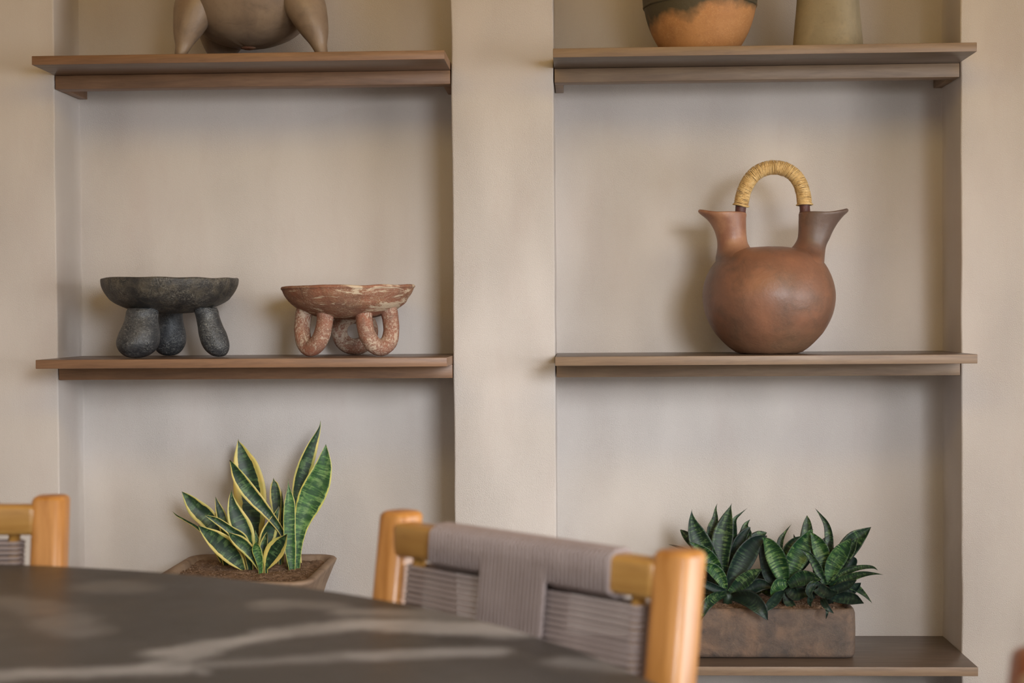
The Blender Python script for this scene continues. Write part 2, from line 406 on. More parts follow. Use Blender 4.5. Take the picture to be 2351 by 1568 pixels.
# ------------------------------------------------------------------ double-spouted jug
def jug_extra(n, col):
    s = n.sep(); nz = n.noise(9, 4, .6)
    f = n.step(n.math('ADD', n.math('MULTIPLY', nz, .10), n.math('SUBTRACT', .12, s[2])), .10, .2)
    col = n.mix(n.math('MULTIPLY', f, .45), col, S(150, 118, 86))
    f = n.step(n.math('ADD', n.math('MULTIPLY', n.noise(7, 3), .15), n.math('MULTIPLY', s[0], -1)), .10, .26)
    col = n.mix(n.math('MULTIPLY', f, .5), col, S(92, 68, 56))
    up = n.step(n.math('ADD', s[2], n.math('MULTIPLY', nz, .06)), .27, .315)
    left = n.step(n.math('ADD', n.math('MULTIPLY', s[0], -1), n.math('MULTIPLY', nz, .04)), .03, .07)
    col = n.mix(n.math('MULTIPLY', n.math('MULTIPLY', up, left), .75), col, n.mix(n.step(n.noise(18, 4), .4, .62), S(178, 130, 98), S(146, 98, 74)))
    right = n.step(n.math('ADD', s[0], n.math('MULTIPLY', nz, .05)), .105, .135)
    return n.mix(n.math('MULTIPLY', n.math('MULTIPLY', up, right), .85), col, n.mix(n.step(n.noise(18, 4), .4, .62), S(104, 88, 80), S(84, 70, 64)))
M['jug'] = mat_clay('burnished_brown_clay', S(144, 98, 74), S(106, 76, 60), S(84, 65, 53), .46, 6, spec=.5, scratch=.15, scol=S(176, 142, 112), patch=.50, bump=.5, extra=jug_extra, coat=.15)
M['stub'] = mat_clay('dark_red_clay', S(96, 52, 46), S(78, 44, 40), S(62, 40, 36), .45, 30, spec=.5)
JY = 0.0
jc = at(1765.5, 812, JY); JX = jc.x
jug = thing('double_spouted_jug', 'round brown clay jug with two flared spouts and a straw-wrapped arched handle', 'jug', (JX, JY, Zm))
K = .3189*4.0/3600*1.0      # metres per unit of the close-up drawing the profile was measured on
def jz(y): return (1461-y)*K
bm = bmesh.new()
prof = [(0, .0), (195, .0), (232, 1455-1461+14), (262, 0)]
pj = [(0, 1461), (150, 1461), (200, 1459), (232, 1450), (262, 1432), (300, 1402), (350, 1352), (392, 1300), (444, 1200), (469, 1090), (466, 1000), (437, 900), (385, 810), (320, 752), (240, 718), (150, 702), (60, 698), (0, 697)]
lathe(bm, [(r*K, jz(y)) for r, y in pj], 96, .002, 5, 4, wfreq=2)
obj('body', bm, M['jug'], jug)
def spout(rowsz, mat, sgn):
    rr = cat(rowsz, 4); bm = bmesh.new(); rs = []
    n = 48
    # each row: y, xl, xr, depth half, tip lift on the outer side
    def ring(row, shrink=0):
        y, xl, xr, dh, lift, pinch = row
        cx = (xl+xr)/2; hw = (xr-xl)/2-shrink; dh2 = dh-shrink; r = []
        for k in range(n):
            a = 2*PI*k/n; ca, sa = math.cos(a), math.sin(a)
            outer = max(0, ca*sgn)               # 1 towards the lip
            wdt = 1-pinch*outer**1.5*.75
            x = cx+hw*ca; yy = dh2*sa*wdt
            zz = y - lift*outer**2
            zz += 6*noise.noise(Vector((ca*1.4+sgn, sa*1.4, y*.01)))
            r.append(Vector(((x-707)*K, yy*K, jz(zz))))
        return r
    for row in rr: rs.append(ring(row))
    top = rr[-1]
    rs.append(ring((top[0]-5, top[1]+8, top[2]-8, top[3]-6, top[4], top[5])))
    rs.append(ring((top[0]-4, top[1]+20, top[2]-20, top[3]-18, top[4], top[5])))
    for row in rr[::-1][2:14]:
        rs.append(ring(row, 24))
    rings(bm, rs); return obj('spout', bm, mat, jug)
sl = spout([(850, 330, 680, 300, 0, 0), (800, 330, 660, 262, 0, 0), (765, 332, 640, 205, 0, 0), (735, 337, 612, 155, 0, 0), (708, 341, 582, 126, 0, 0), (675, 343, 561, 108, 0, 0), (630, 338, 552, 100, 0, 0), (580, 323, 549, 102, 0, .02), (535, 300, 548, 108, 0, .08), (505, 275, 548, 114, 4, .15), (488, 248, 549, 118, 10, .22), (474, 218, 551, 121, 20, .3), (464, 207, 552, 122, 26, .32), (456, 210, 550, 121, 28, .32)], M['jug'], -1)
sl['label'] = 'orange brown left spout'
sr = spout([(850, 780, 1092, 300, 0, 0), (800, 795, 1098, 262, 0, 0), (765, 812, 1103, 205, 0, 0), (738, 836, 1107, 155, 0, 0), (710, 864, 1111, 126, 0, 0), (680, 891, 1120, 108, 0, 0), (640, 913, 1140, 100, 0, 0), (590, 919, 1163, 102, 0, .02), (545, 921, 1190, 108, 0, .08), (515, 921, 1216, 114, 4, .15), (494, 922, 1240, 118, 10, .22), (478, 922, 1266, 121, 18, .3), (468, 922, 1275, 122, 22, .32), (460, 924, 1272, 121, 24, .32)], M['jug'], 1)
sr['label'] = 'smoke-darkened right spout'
hp = [(498, 500), (504, 470), (509, 425), (516, 380), (533, 305), (562, 240), (608, 182), (670, 145), (745, 131), (820, 143), (882, 178), (925, 232), (950, 300), (962, 370), (965, 420), (968, 470), (975, 510)]
hp3 = [Vector(((x-707)*K, 0, jz(y))) for x, y in cat(hp, 8)]
bm = bmesh.new(); tube(bm, hp3, [38*K if 12 < i < len(hp3)-12 else 41*K for i in range(len(hp3))], 16, wob=.001); obj('handle', bm, M['stub'], jug)
# straw strand wound round the handle (helix), plus loose fibres
arch = [p for p in hp3]
cum = [0]
for a, b in zip(arch, arch[1:]): cum.append(cum[-1]+(b-a).length)
i0 = next(i for i, p in enumerate(arch) if p.z > jz(408)); i1 = len(arch)-1-next(i for i, p in enumerate(arch[::-1]) if p.z > jz(398))
def apos(s):
    for i in range(len(cum)-1):
        if cum[i+1] >= s:
            t = (s-cum[i])/(cum[i+1]-cum[i]); return arch[i].lerp(arch[i+1], t), (arch[i+1]-arch[i]).normalized()
    return arch[-1], (arch[-1]-arch[-2]).normalized()
bm = bmesh.new()
s0, s1 = cum[i0], cum[i1]; T = 84
for lay in range(2):
    pts = []; nn = T*14
    for i in range(nn+1):
        t = i/nn; s = s0+(s1-s0)*t + .0012*noise.noise(Vector((t*60, lay*7, 0)))
        s = min(max(s, s0), s1)
        p, tg = apos(s); b = Vector((0, 1, 0)); q = tg.cross(b).normalized(); a = 2*PI*T*t+lay*PI
        thick = 1+.07*noise.noise(Vector((t*9, 3, lay)))+.05*noise.noise(Vector((t*34, math.cos(a)*.7, 2+lay)))
        rr = 50*K*thick
        tilt = .0022*math.sin(a+.6)+.0016*noise.noise(Vector((t*50, math.cos(a), lay*4)))
        pts.append(p+(q*math.cos(a)+b*math.sin(a))*rr+tg*tilt)
    tube(bm, pts, .00105, 5)
for k in range(26):
    s = random.uniform(s0, s1); p, tg = apos(s); b = Vector((0, 1, 0)); q = tg.cross(b); a = random.uniform(0, 2*PI)
    d = q*math.cos(a)+b*math.sin(a); e = (d+tg*random.uniform(-1, 1)+q*random.uniform(-.6, .6)).normalized(); L = random.uniform(.004, .011)
    st = p+d*50*K; tube(bm, [st, st+e*L*.5+d*.001, st+e*L+Vector((0, 0, -.002))], .00022, 4)
obj('raffia_wrap', bm, M['raffia'], jug)
for (s, sd) in ((s0+.0005, -1), (s1-.0005, 1)):
    p, tg = apos(s); bm = bmesh.new(); b = Vector((0, 1, 0)); q = tg.cross(b).normalized(); pts = []
    for k in range(60):
        a = 2*PI*k/30; pts.append(p+(q*math.cos(a)+b*math.sin(a))*(56*K+.0012*math.sin(3*a+k*.1))+tg*(.0018*math.sin(a*1.0+.4)+k*.00005))
    tube(bm, pts, .0013, 6); obj('raffia_knot', bm, M['raffia'], jug)

# ------------------------------------------------------------------ top shelf pots
def smoky(n, col):
    s = n.sep(); f = n.math('ADD', n.math('SUBTRACT', .085, s[2]), n.math('MULTIPLY', n.math('SUBTRACT', n.noise(8, 4), .5), .16))
    f = n.math('ADD', f, n.math('MULTIPLY', s[0], .12))
    return n.mix(n.step(n.math('MULTIPLY', n.math('ADD', f, .06), 8), .25, .5), S(84, 76, 58), col)
M['orange'] = mat_clay('orange_terracotta', S(196, 142, 92), S(182, 128, 80), S(170, 118, 76), .62, 8, spec=.35, scratch=.35, scol=S(226, 182, 130), patch=.5, bump=.4, extra=smoky)
M['greyv'] = mat_clay('grey_brown_clay', S(152, 132, 112), S(132, 112, 94), S(106, 90, 78), .46, 6, spec=.5, patch=.48, bump=.35, coat=.1)
M['olive'] = mat_clay('olive_grey_clay', S(160, 148, 124), S(140, 130, 108), S(168, 152, 124), .6, 9, spec=.35, patch=.5, bump=.5)
p0 = at(571, 100, 0); ves = thing('tripod_vessel', 'large grey-brown round clay vessel on three conical legs', 'vessel', (p0.x, -.0, Zt))
zb = at(571, 107, 0).z - Zt     # underside of the belly
zb = at(571, 107, -.02).z - Zt
bm = bmesh.new()
pv = [(0, zb), (.045, zb+.003), (.095, zb+.019), (.135, zb+.047), (.162, zb+.085), (.179, zb+.13), (.183, zb+.17), (.172, zb+.215), (.14, zb+.255), (.098, zb+.278), (.082, zb+.297), (.088, zb+.33), (.104, zb+.358), (.107, zb+.362), (.101, zb+.364), (.08, zb+.335), (.072, zb+.30), (.07, zb+.28), (0, zb+.275)]
lathe(bm, pv, 96, .004, 8, 4, wfreq=2); obj('body', bm, M['greyv'], ves)
# small plug of clay under the belly
bm = bmesh.new(); lathe(bm, [(0, zb-.004), (.012, zb-.004), (.02, zb+.001), (.016, zb+.008), (0, zb+.01)], 24, 0, 0, 2); obj('base_plug', bm, M['red'], ves)
def cone_leg(foot, top, rings_, mat, parent, seed):
    bm = bmesh.new(); rs = []
    ax = Vector(top)-Vector(foot)
    for t, r, ox in cat(rings_, 4):
        c = Vector(foot)+ax*t; c.x += ox; ring = []
        for k in range(40):
            a = 2*PI*k/40; rr = r*(1+.05*noise.noise(Vector((math.cos(a)*1.2+seed, math.sin(a)*1.2, t*2))))
            ring.append(c+Vector((math.cos(a), math.sin(a), 0))*max(rr, .0005))
        rs.append(ring)
    rings(bm, rs); return obj('leg', bm, mat, parent)
def wx(px, y): return at(px, 100, y).x-p0.x
cr = [(0, .0005, 0), (.02, .013, 0), (.2, .0215, 0), (.4, .036, 0), (.67, .050, 0), (.85, .057, 0), (1.0, .058, 0), (1.15, .052, 0), (1.3, .038, 0), (1.4, .0005, 0)]
cone_leg((wx(412, -.12), -.12, .0), (wx(462, -.08), -.08, .155), cr, M['greyv'], ves, 1)
cone_leg((wx(741, -.10), -.10, .0), (wx(690, -.075), -.075, .155), cr, M['greyv'], ves, 4)
cone_leg((wx(505, .12), .12, .0), (wx(520, .10), .10, .150), [(t, r*1.35, o) for t, r, o in cr], M['greyv'], ves, 9)

p1 = at(1607, 60, 0); tp = thing('terracotta_pot', 'rounded orange clay pot with smoke-blackened upper band', 'pot', (p1.x, 0, Zt))
pp = [(0, 0), (.075, 0), (.088, .006), (.105, .030), (.122, .062), (.1345, .096), (.1405, .122), (.1425, .1245), (.1440, .128), (.1435, .132), (.1455, .16), (.146, .19), (.140, .215), (.128, .232), (.132, .25), (.14, .262), (.136, .266), (.12, .235), (.12, .2), (.11, .1), (0, .02)]
bm = bmesh.new(); lathe(bm, pp, 96, .0015, 14, 3, wfreq=2); obj('body', bm, M['orange'], tp)
p2 = at(1901, 60, 0.0); vp = thing('tapered_vase', 'olive-grey clay vase with straight tapering sides beside the orange pot', 'vase', (p2.x, 0.0, Zt))
bm = bmesh.new(); rs = []
for t in range(30):
    h = t/29*.30; r = .0925-.05*h/.30*.55; ring = []
    if t == 0: r -= .003
    for k in range(72):
        a = 2*PI*k/72; e = 2.7
        ca, sa = math.cos(a), math.sin(a)
        q = (abs(ca)**e+abs(sa)**e)**(-1/e)*r*.93
        a2 = a+math.radians(-24); x, y = q*math.cos(a2), q*math.sin(a2)
        q2 = 1+.012*noise.noise(Vector((x*20, y*20, h*14))); ring.append(Vector((x*q2, y*q2, h)))
    rs.append(ring)
for h, s in ((.302, .97), (.295, .86), (.2, .84), (.05, .9)):
    rs.append([Vector((p.x*s, p.y*s, h)) for p in rs[29 if h > .2 else 29]])
rings(bm, rs); obj('body', bm, M['olive'], vp)

# ------------------------------------------------------------------ leaves
LN = [0]
def leaf(name, spine, mat, parent, y0, y1, sc, org, twist=0.0, fold=.35, bow=0.0, nseg=5, across=8, ext=0, wk=1.0):
    """spine: base to tip (zx, zy, halfwidth) read off a close-up; y0/y1: depth of base and tip in the place"""
    LN[0] += 1
    sp = cat(spine, nseg); n = len(sp); P = []; Wd = []
    for i, (zx, zy, hw) in enumerate(sp):
        t = i/(n-1); y = y0+(y1-y0)*t+bow*math.sin(PI*t)
        px, py = org[0]+zx*sc, org[1]+zy*sc
        P.append(at(px, py, y)); Wd.append(max(hw*wk, .6)*sc*(y-EYE.y)/FPX)
    if ext:
        P.insert(0, P[0]-Vector((0, 0, ext))); Wd.insert(0, Wd[0]*.7); n += 1
    bm = bmesh.new(); uv = bm.loops.layers.uv.new('UVMap'); uw = bm.loops.layers.uv.new('Norm')
    rows = []; cumL = [0]
    for a, b in zip(P, P[1:]): cumL.append(cumL[-1]+(b-a).length)
    ph = LN[0]*1.7
    for i in range(n):
        tg = (P[min(i+1, n-1)]-P[max(i-1, 0)]).normalized()
        view = (P[i]-EYE).normalized(); side = tg.cross(view).normalized(); nr = side.cross(tg).normalized()   # nr points roughly towards the viewer's far side
        if nr.dot(view) < 0: nr = -nr
        t = i/(n-1); tw = twist*(.3+.7*t)+.12*math.sin(ph+t*4)
        s2 = side*math.cos(tw)+nr*math.sin(tw); n2 = nr*math.cos(tw)-side*math.sin(tw); row = []
        wv = Wd[i]/max(.6, math.cos(tw))
        for k in range(across+1):
            u = -1+2*k/across
            d = (1-u*u)*fold*wv                          # channelled: middle lies deeper
            rip = .09*wv*math.sin(9*t+ph+u*1.5)*abs(u)
            row.append((P[i]+s2*u*wv+n2*(d+rip-fold*wv*.5), u))
        rows.append(row)
    th = .0013; front = []; back = []
    for i, row in enumerate(rows):
        fr = []; bk = []
        view = (P[i]-EYE).normalized()
        for (p, u) in row:
            e = th*(1-.75*u*u)*min(1, Wd[i]/.004+.15)
            fr.append(bm.verts.new(p-view*e*.5)); bk.append(bm.verts.new(p+view*e*.5))
        front.append(fr); back.append(bk)
    def face(vs, uvs, ns):
        try: f = bm.faces.new(vs)
        except ValueError: return
        for l, a, b in zip(f.loops, uvs, ns): l[uv].uv = a; l[uw].uv = b
    for i in range(n-1):
        for k in range(across):
            u0, u1 = rows[i][k][1], rows[i][k+1][1]; va, vb = cumL[i], cumL[i+1]; na, nb = i/(n-1), (i+1)/(n-1)
            cc = [(u0, va), (u1, va), (u1, vb), (u0, vb)]; nn = [(u0, na), (u1, na), (u1, nb), (u0, nb)]
            face([front[i][k], front[i][k+1], front[i+1][k+1], front[i+1][k]], cc, nn)
            face([back[i][k], back[i+1][k], back[i+1][k+1], back[i][k+1]], [cc[0], cc[3], cc[2], cc[1]], [nn[0], nn[3], nn[2], nn[1]])
        for k in (0, across):
            u0 = rows[i][k][1]; va, vb = cumL[i], cumL[i+1]; na, nb = i/(n-1), (i+1)/(n-1)
            face([front[i][k], front[i+1][k], back[i+1][k], back[i][k]], [(u0, va), (u0, vb), (u0, vb), (u0, va)], [(u0, na), (u0, nb), (u0, nb), (u0, na)])
    M_inv = parent.matrix_world.inverted() if False else None
    base = Vector((0, 0, 0)); q = parent
    while q is not None: base += Vector(q.location); q = q.parent
    bmesh.ops.translate(bm, verts=bm.verts, vec=-base)
    return obj(name, bm, mat, parent)

# ------------------------------------------------------------------ left pot with snake plant
M['pot'] = mat_clay('grey_brown_pot', S(156, 132, 110), S(136, 114, 96), S(112, 90, 74), .7, 9, spec=.3, patch=.5, bump=.8)
Ya, Yb = -.285, .155
rimz = at(600, 1273, Yb).z
pxl, pxr = at(440, 1275, Yb).x, at(776, 1281, .13).x
pcx = (pxl+pxr)/2-.0; pw = (pxr-pxl)/2
pcy = (Ya+Yb)/2; pd = (Yb-Ya)/2
pot = thing('potted_snake_plant', 'snake plant with yellow-edged green leaves in a wide clay pot on the low left shelf', 'plant', (pcx, pcy, Zb+.001))
H = rimz-Zb
def rrect(a, b, r, z, n=8, dx=0, dy=0):
    o = []
    for cx, cy, s in ((a-r, b-r, 0), (-a+r, b-r, PI/2), (-a+r, -b+r, PI), (a-r, -b+r, 1.5*PI)):
        for k in range(n+1):
            t = s+PI/2*k/n; o.append(Vector((cx+r*math.cos(t)+dx, cy+r*math.sin(t)+dy, z)))
    return o
bm = bmesh.new()
rs = []
for a_, b_, r_, z_, dy in ((pw*.60, pd*.46, .03, 0, .045), (pw*.64, pd*.50, .035, .004, .045), (pw*.76, pd*.66, .045, H*.35, .03), (pw*.88, pd*.83, .05, H*.7, .015), (pw*.965, pd*.95, .055, H-.020, .004), (pw*.99, pd*.985, .055, H-.010, 0), (pw, pd, .055, H-.004, 0), (pw-.004, pd-.004, .052, H, 0), (pw-.016, pd-.016, .045, H+.0005, 0), (pw-.023, pd-.023, .04, H-.005, 0), (pw-.030, pd-.032, .04, H-.035, 0), (pw-.045, pd-.055, .04, H-.07, .005)):
    rs.append([p+Vector((.002*noise.noise(p*12), .002*noise.noise(p*12+Vector((5, 5, 5))), .003*noise.noise(p*9))) for p in rrect(pw*a_/pw, b_, r_, z_, dy=dy)])
rings(bm, rs); obj('pot', bm, M['pot'], pot)
def soil(parent, a, b, r, z, seed, dy=0):
    bm = bmesh.new(); nx, ny = 90, 90; g = {}
    for i in range(nx+1):
        for j in range(ny+1):
            u, v = -1+2*i/nx, -1+2*j/ny
            # square to rounded rectangle
            x = u*a; y = v*b
            k = max(0, abs(x)-(a-r)), max(0, abs(y)-(b-r)); dd = math.hypot(*k)
            if dd > r:
                x -= math.copysign(k[0]*(1-r/dd), x); y -= math.copysign(k[1]*(1-r/dd), y)
            q = Vector((x*1.0+seed, y, 0))
            h = .006*noise.noise(q*14)+.005*noise.noise(q*45)+.0035*noise.noise(q*130)
            h += -.004*max(0, abs(u)-.8)*5*.3
            g[i, j] = bm.verts.new((x, y+dy, z+h))
    for i in range(nx):
        for j in range(ny): bm.faces.new((g[i, j], g[i+1, j], g[i+1, j+1], g[i, j+1]))
    # crumbs
    for k in range(420):
        x, y = random.uniform(-a*.93, a*.93), random.uniform(-b*.93, b*.93); s = random.uniform(.0012, .0034)
        q = Vector((x+seed, y, 0)); h = .006*noise.noise(q*14)+.005*noise.noise(q*45)
        m = Matrix.Translation((x, y+dy, z+h+s*.4)) @ Matrix.Rotation(random.uniform(0, 6), 4, Vector((random.random(), random.random(), 1)).normalized()) @ Matrix.Diagonal((s, s*random.uniform(.5, 1), s*.7, 1))
        bmesh.ops.create_icosphere(bm, subdivisions=1, radius=1, matrix=m)
    o = obj('soil', bm, M['soil'], parent); return o
so = soil(pot, pw-.021, pd-.021, .04, H-.014, 3); so['label'] = 'crumbly brown soil'
O1, S1 = (360, 940), .28058
LV = [
 # spine, mat, y0, y1, twist
 ([(1160, 1290, 30), (1135, 1000, 30), (1135, 800, 34), (1172, 600, 62), (1215, 450, 62), (1270, 300, 44), (1313, 200, 22), (1334, 140, 8), (1340, 88, 0)], 'leaf_y', .06, .10, -.5),
 ([(1145, 1303, 26), (1155, 1100, 40), (1186, 930, 64), (1250, 750, 106), (1318, 600, 104), (1362, 470, 73), (1375, 380, 42), (1381, 320, 16), (1383, 283, 0)], 'leaf_g', .0, .02, .1),
 ([(1105, 1298, 27), (1093, 1150, 45), (1085, 1000, 50), (1085, 850, 50), (1086, 750, 42), (1080, 660, 16), (1077, 610, 4), (1073, 558, 0)], 'leaf_g', -.02, -.01, -.2),
 ([(790, 1290, 50), (775, 1000, 100), (775, 820, 122), (763, 650, 130), (738, 500, 110), (706, 400, 80), (682, 310, 36), (668, 265, 8), (667, 238, 0)], 'leaf_w', .10, .13, .1),
 ([(1075, 1290, 14), (1065, 1130, 18), (1020, 1000, 24), (920, 862, 40), (822, 750, 58), (730, 640, 64), (665, 540, 50), (630, 470, 26), (598, 415, 3)], 'leaf_y', .03, -.04, .35),
 ([(755, 1295, 30), (745, 1150, 55), (705, 1000, 86), (655, 890, 78), (625, 800, 50), (611, 720, 22), (613, 658, 0)], 'leaf_y', -.0, .0, -.1),
 ([(570, 1285, 25), (545, 1120, 45), (480, 980, 62), (405, 878, 78), (330, 812, 74), (270, 745, 50), (230, 700, 22), (204, 672, 0)], 'leaf_y', .05, .04, .15),
 ([(560, 1280, 22), (500, 1170, 22), (430, 1060, 15), (330, 965, 13), (230, 905, 9), (165, 868, 6), (127, 833, 0)], 'leaf_y', .08, .05, .9),
 ([(712, 1312, 14), (645, 1222, 68), (560, 1132, 88), (475, 1060, 76), (400, 1002, 42), (340, 950, 3)], 'leaf_y', -.03, -.09, .1),
 ([(640, 1280, 20), (590, 1120, 32), (552, 960, 44), (525, 860, 42), (498, 780, 22), (479, 713, 0)], 'leaf_y', .03, .05, -.2),
 ([(765, 1295, 25), (740, 1170, 38), (690, 1060, 52), (600, 985, 36), (500, 915, 30), (430, 880, 14), (388, 866, 0)], 'leaf_y', -.01, -.05, .2),
 ([(853, 1318, 20), (805, 1215, 42), (735, 1132, 52), (672, 1078, 52), (620, 1040, 30), (583, 1002, 0)], 'leaf_y', -.05, -.10, .2),
 ([(850, 1300, 20), (835, 1215, 34), (815, 1145, 38), (812, 1105, 20), (815, 1083, 0)], 'leaf_g', -.06, -.08, 0),
 ([(862, 1295, 12), (864, 1200, 22), (874, 1120, 32), (892, 1050, 22), (904, 998, 0)], 'leaf_y', -.05, -.04, .6),
 ([(895, 1305, 15), (930, 1222, 62), (975, 1142, 78), (1020, 1080, 54), (1048, 1042, 22), (1067, 1016, 0)], 'leaf_w', -.05, -.09, -.1),
 ([(1010, 1285, 30), (1003, 1000, 50), (990, 820, 52), (975, 720, 53), (964, 620, 34), (957, 585, 10), (954, 558, 0)], 'leaf_y', .08, .10, .2),
 ([(865, 1290, 30), (885, 1110, 58), (918, 1000, 62), (962, 900, 38), (990, 830, 14), (1000, 788, 0)], 'leaf_y', .0, .02, -.4),
 ([(1010, 1280, 14), (1025, 1000, 18), (1030, 850, 18), (1026, 740, 10), (1022, 648, 0)], 'leaf_y', .04, .05, .7),
 ([(835, 1290, 14), (828, 1120, 20), (815, 1050, 15), (804, 985, 0)], 'leaf_g', .0, .01, 0),
]
for sp, mt, y0, y1, tw in LV:
    leaf('leaf', sp, M[mt], pot, y0, y1, S1, O1, tw, .42, ext=.035)

# ------------------------------------------------------------------ right planter
M['planter'] = mat_clay('mottled_brown_planter', S(128, 102, 84), S(94, 84, 78), S(66, 62, 62), .75, 8, spec=.3, patch=.42, bump=1.0, scratch=.2, scol=S(160, 130, 100))
q0 = at(1968, 1450, -.10); q1 = onz(1800, 1513, Zb); Yf = q1.y
Yk = Yf+.215; xr = at(1968, 1450, Yf).x; xl = at(1528, 1450, Yf).x
ztop = at(1900, 1399, Yf).z
plc = Vector(((xl+xr)/2, (Yf+Yk)/2, Zb+.001)); a, b = (xr-xl)/2, (Yk-Yf)/2; Hp = ztop-Zb
pln = thing('planter_of_rosettes', 'long rectangular brown clay planter of dark green banded rosettes, bottom right shelf', 'plant', plc)
bm = bmesh.new(); rs = []
for da, r_, z_ in ((-.012, .02, 0), (-.004, .026, .003), (-.001, .028, .012), (0, .028, .03), (.001, .028, Hp*.6), (0, .028, Hp-.012), (-.003, .027, Hp-.003), (-.009, .024, Hp), (-.016, .02, Hp-.002), (-.02, .018, Hp-.008), (-.022, .018, Hp-.05)):
    rs.append([p+Vector((.003*noise.noise(p*8), .003*noise.noise(p*8+Vector((5, 5, 5))), .0025*noise.noise(p*7)*(1 if z_ > .01 else 0))) for p in rrect(a+da, b+da, r_, z_, 6)])
rings(bm, rs); obj('trough', bm, M['planter'], pln)
soil(pln, a-.019, b-.019, .02, Hp-.007, 9)['label'] = 'brown soil'
O2, S2 = (1520, 1130), .35347
G1 = [
 ([(410, 640, 25), (390, 500, 48), (386, 380, 68), (402, 270, 72), (425, 170, 42), (443, 100, 8), (453, 72, 0)], 'leaf_h', .0, .03, .1),
 ([(400, 625, 20), (345, 500, 52), (275, 380, 78), (228, 280, 68), (200, 200, 34), (192, 140, 7), (195, 110, 0)], 'leaf_h', .01, .02, -.1),
 ([(400, 600, 15), (362, 400, 42), (330, 260, 44), (345, 170, 22), (348, 110, 7), (359, 73, 0)], 'leaf_h', .03, .07, .2),
 ([(420, 600, 20), (450, 400, 38), (456, 250, 36), (472, 178, 15), (510, 140, 6), (552, 105, 0)], 'leaf_h', .03, .06, .2),
 ([(430, 600, 20), (500, 400, 52), (542, 285, 50), (541, 218, 20), (572, 177, 0)], 'leaf_h', .02, .06, -.1),
 ([(390, 620, 20), (260, 400, 35), (165, 290, 32), (119, 244, 3)], 'leaf_h', .03, .06, .1),
 ([(425, 640, 25), (440, 520, 45), (480, 400, 50), (510, 310, 40), (560, 240, 15), (575, 230, 0)], 'leaf_hd', .02, .03, .3),
 ([(430, 645, 25), (475, 530, 62), (540, 410, 78), (605, 325, 52), (682, 284, 3)], 'leaf_hd', -.01, -.01, -.5),
 ([(440, 655, 25), (515, 590, 52), (585, 535, 42), (650, 497, 2)], 'leaf_h', -.03, -.05, -.2),
 ([(405, 625, 20), (345, 485, 50), (285, 405, 50), (222, 352, 22), (175, 322, 1)], 'leaf_hl', -.02, -.03, .1),
 ([(410, 630, 20), (382, 560, 42), (335, 505, 46), (285, 482, 28), (240, 470, 2)], 'leaf_hl', -.03, -.06, .1),
 ([(415, 650, 20), (350, 625, 28), (270, 590, 26), (190, 560, 2)], 'leaf_hd', -.03, -.07, .4),
 ([(420, 660, 18), (345, 680, 34), (285, 735, 38), (248, 835, 2)], 'leaf_h', -.03, -.12, .2),
 ([(450, 680, 22), (560, 690, 60), (635, 752, 52), (686, 832, 2)], 'leaf_hd', -.03, -.12, .1),
 ([(390, 600, 15), (235, 430, 20), (125, 362, 12), (43, 338, 0)], 'leaf_hd', .01, .02, .8),
 ([(430, 620, 20), (550, 400, 50), (622, 292, 42), (680, 262, 2)], 'leaf_h', .02, .04, .2),
 ([(440, 670, 20), (550, 640, 40), (640, 600, 45), (730, 620, 2)], 'leaf_hd', .0, -.02, .2),
 ([(400, 650, 20), (300, 640, 25), (200, 640, 20), (120, 660, 1)], 'leaf_hd', .0, .0, .3),
]
G2 = [
 ([(800, 600, 30), (772, 500, 62), (732, 400, 70), (690, 330, 42), (653, 293, 2)], 'leaf_hl', -.03, -.05, .1),
 ([(800, 600, 30), (838, 490, 66), (896, 380, 74), (940, 300, 46), (978, 238, 2)], 'leaf_hl', -.02, -.01, -.2),
 ([(790, 560, 20), (765, 420, 24), (770, 320, 22), (800, 262, 9), (841, 207, 0)], 'leaf_h', .03, .06, .4),
 ([(790, 600, 20), (700, 560, 36), (668, 450, 34), (652, 360, 26), (650, 300, 2)], 'leaf_hd', .0, .0, .3),
 ([(812, 592, 20), (762, 600, 48), (724, 636, 27), (707, 676, 1)], 'leaf_hl', -.04, -.09, .1),
 ([(820, 605, 25), (900, 560, 56), (975, 555, 42), (1034, 570, 2)], 'leaf_h', -.04, -.07, -.1),
 ([(815, 620, 25), (860, 660, 48), (930, 655, 35), (1000, 690, 2)], 'leaf_hd', -.02, -.06, -.1),
 ([(850, 560, 25), (915, 420, 40), (940, 280, 44), (943, 200, 28), (942, 150, 0)], 'leaf_h', .03, .06, .1),
 ([(810, 560, 20), (815, 400, 42), (858, 320, 26), (930, 285, 2)], 'leaf_h', .02, .04, .2),
 ([(800, 560, 20), (860, 380, 30), (865, 320, 16), (855, 272, 0)], 'leaf_hd', .04, .07, .2),
 ([(790, 620, 20), (740, 690, 35), (690, 740, 30), (650, 790, 1)], 'leaf_hd', -.0, -.04, .2),
 ([(800, 600, 20), (900, 470, 45), (960, 400, 35), (1000, 330, 2)], 'leaf_hd', .02, .03, .2),
 ([(800, 640, 20), (820, 710, 35), (850, 745, 25), (860, 775, 1)], 'leaf_hd', -.02, -.05, .2),
 ([(780, 620, 20), (700, 600, 45), (620, 560, 45), (570, 500, 2)], 'leaf_hd', .03, .05, .2),
]
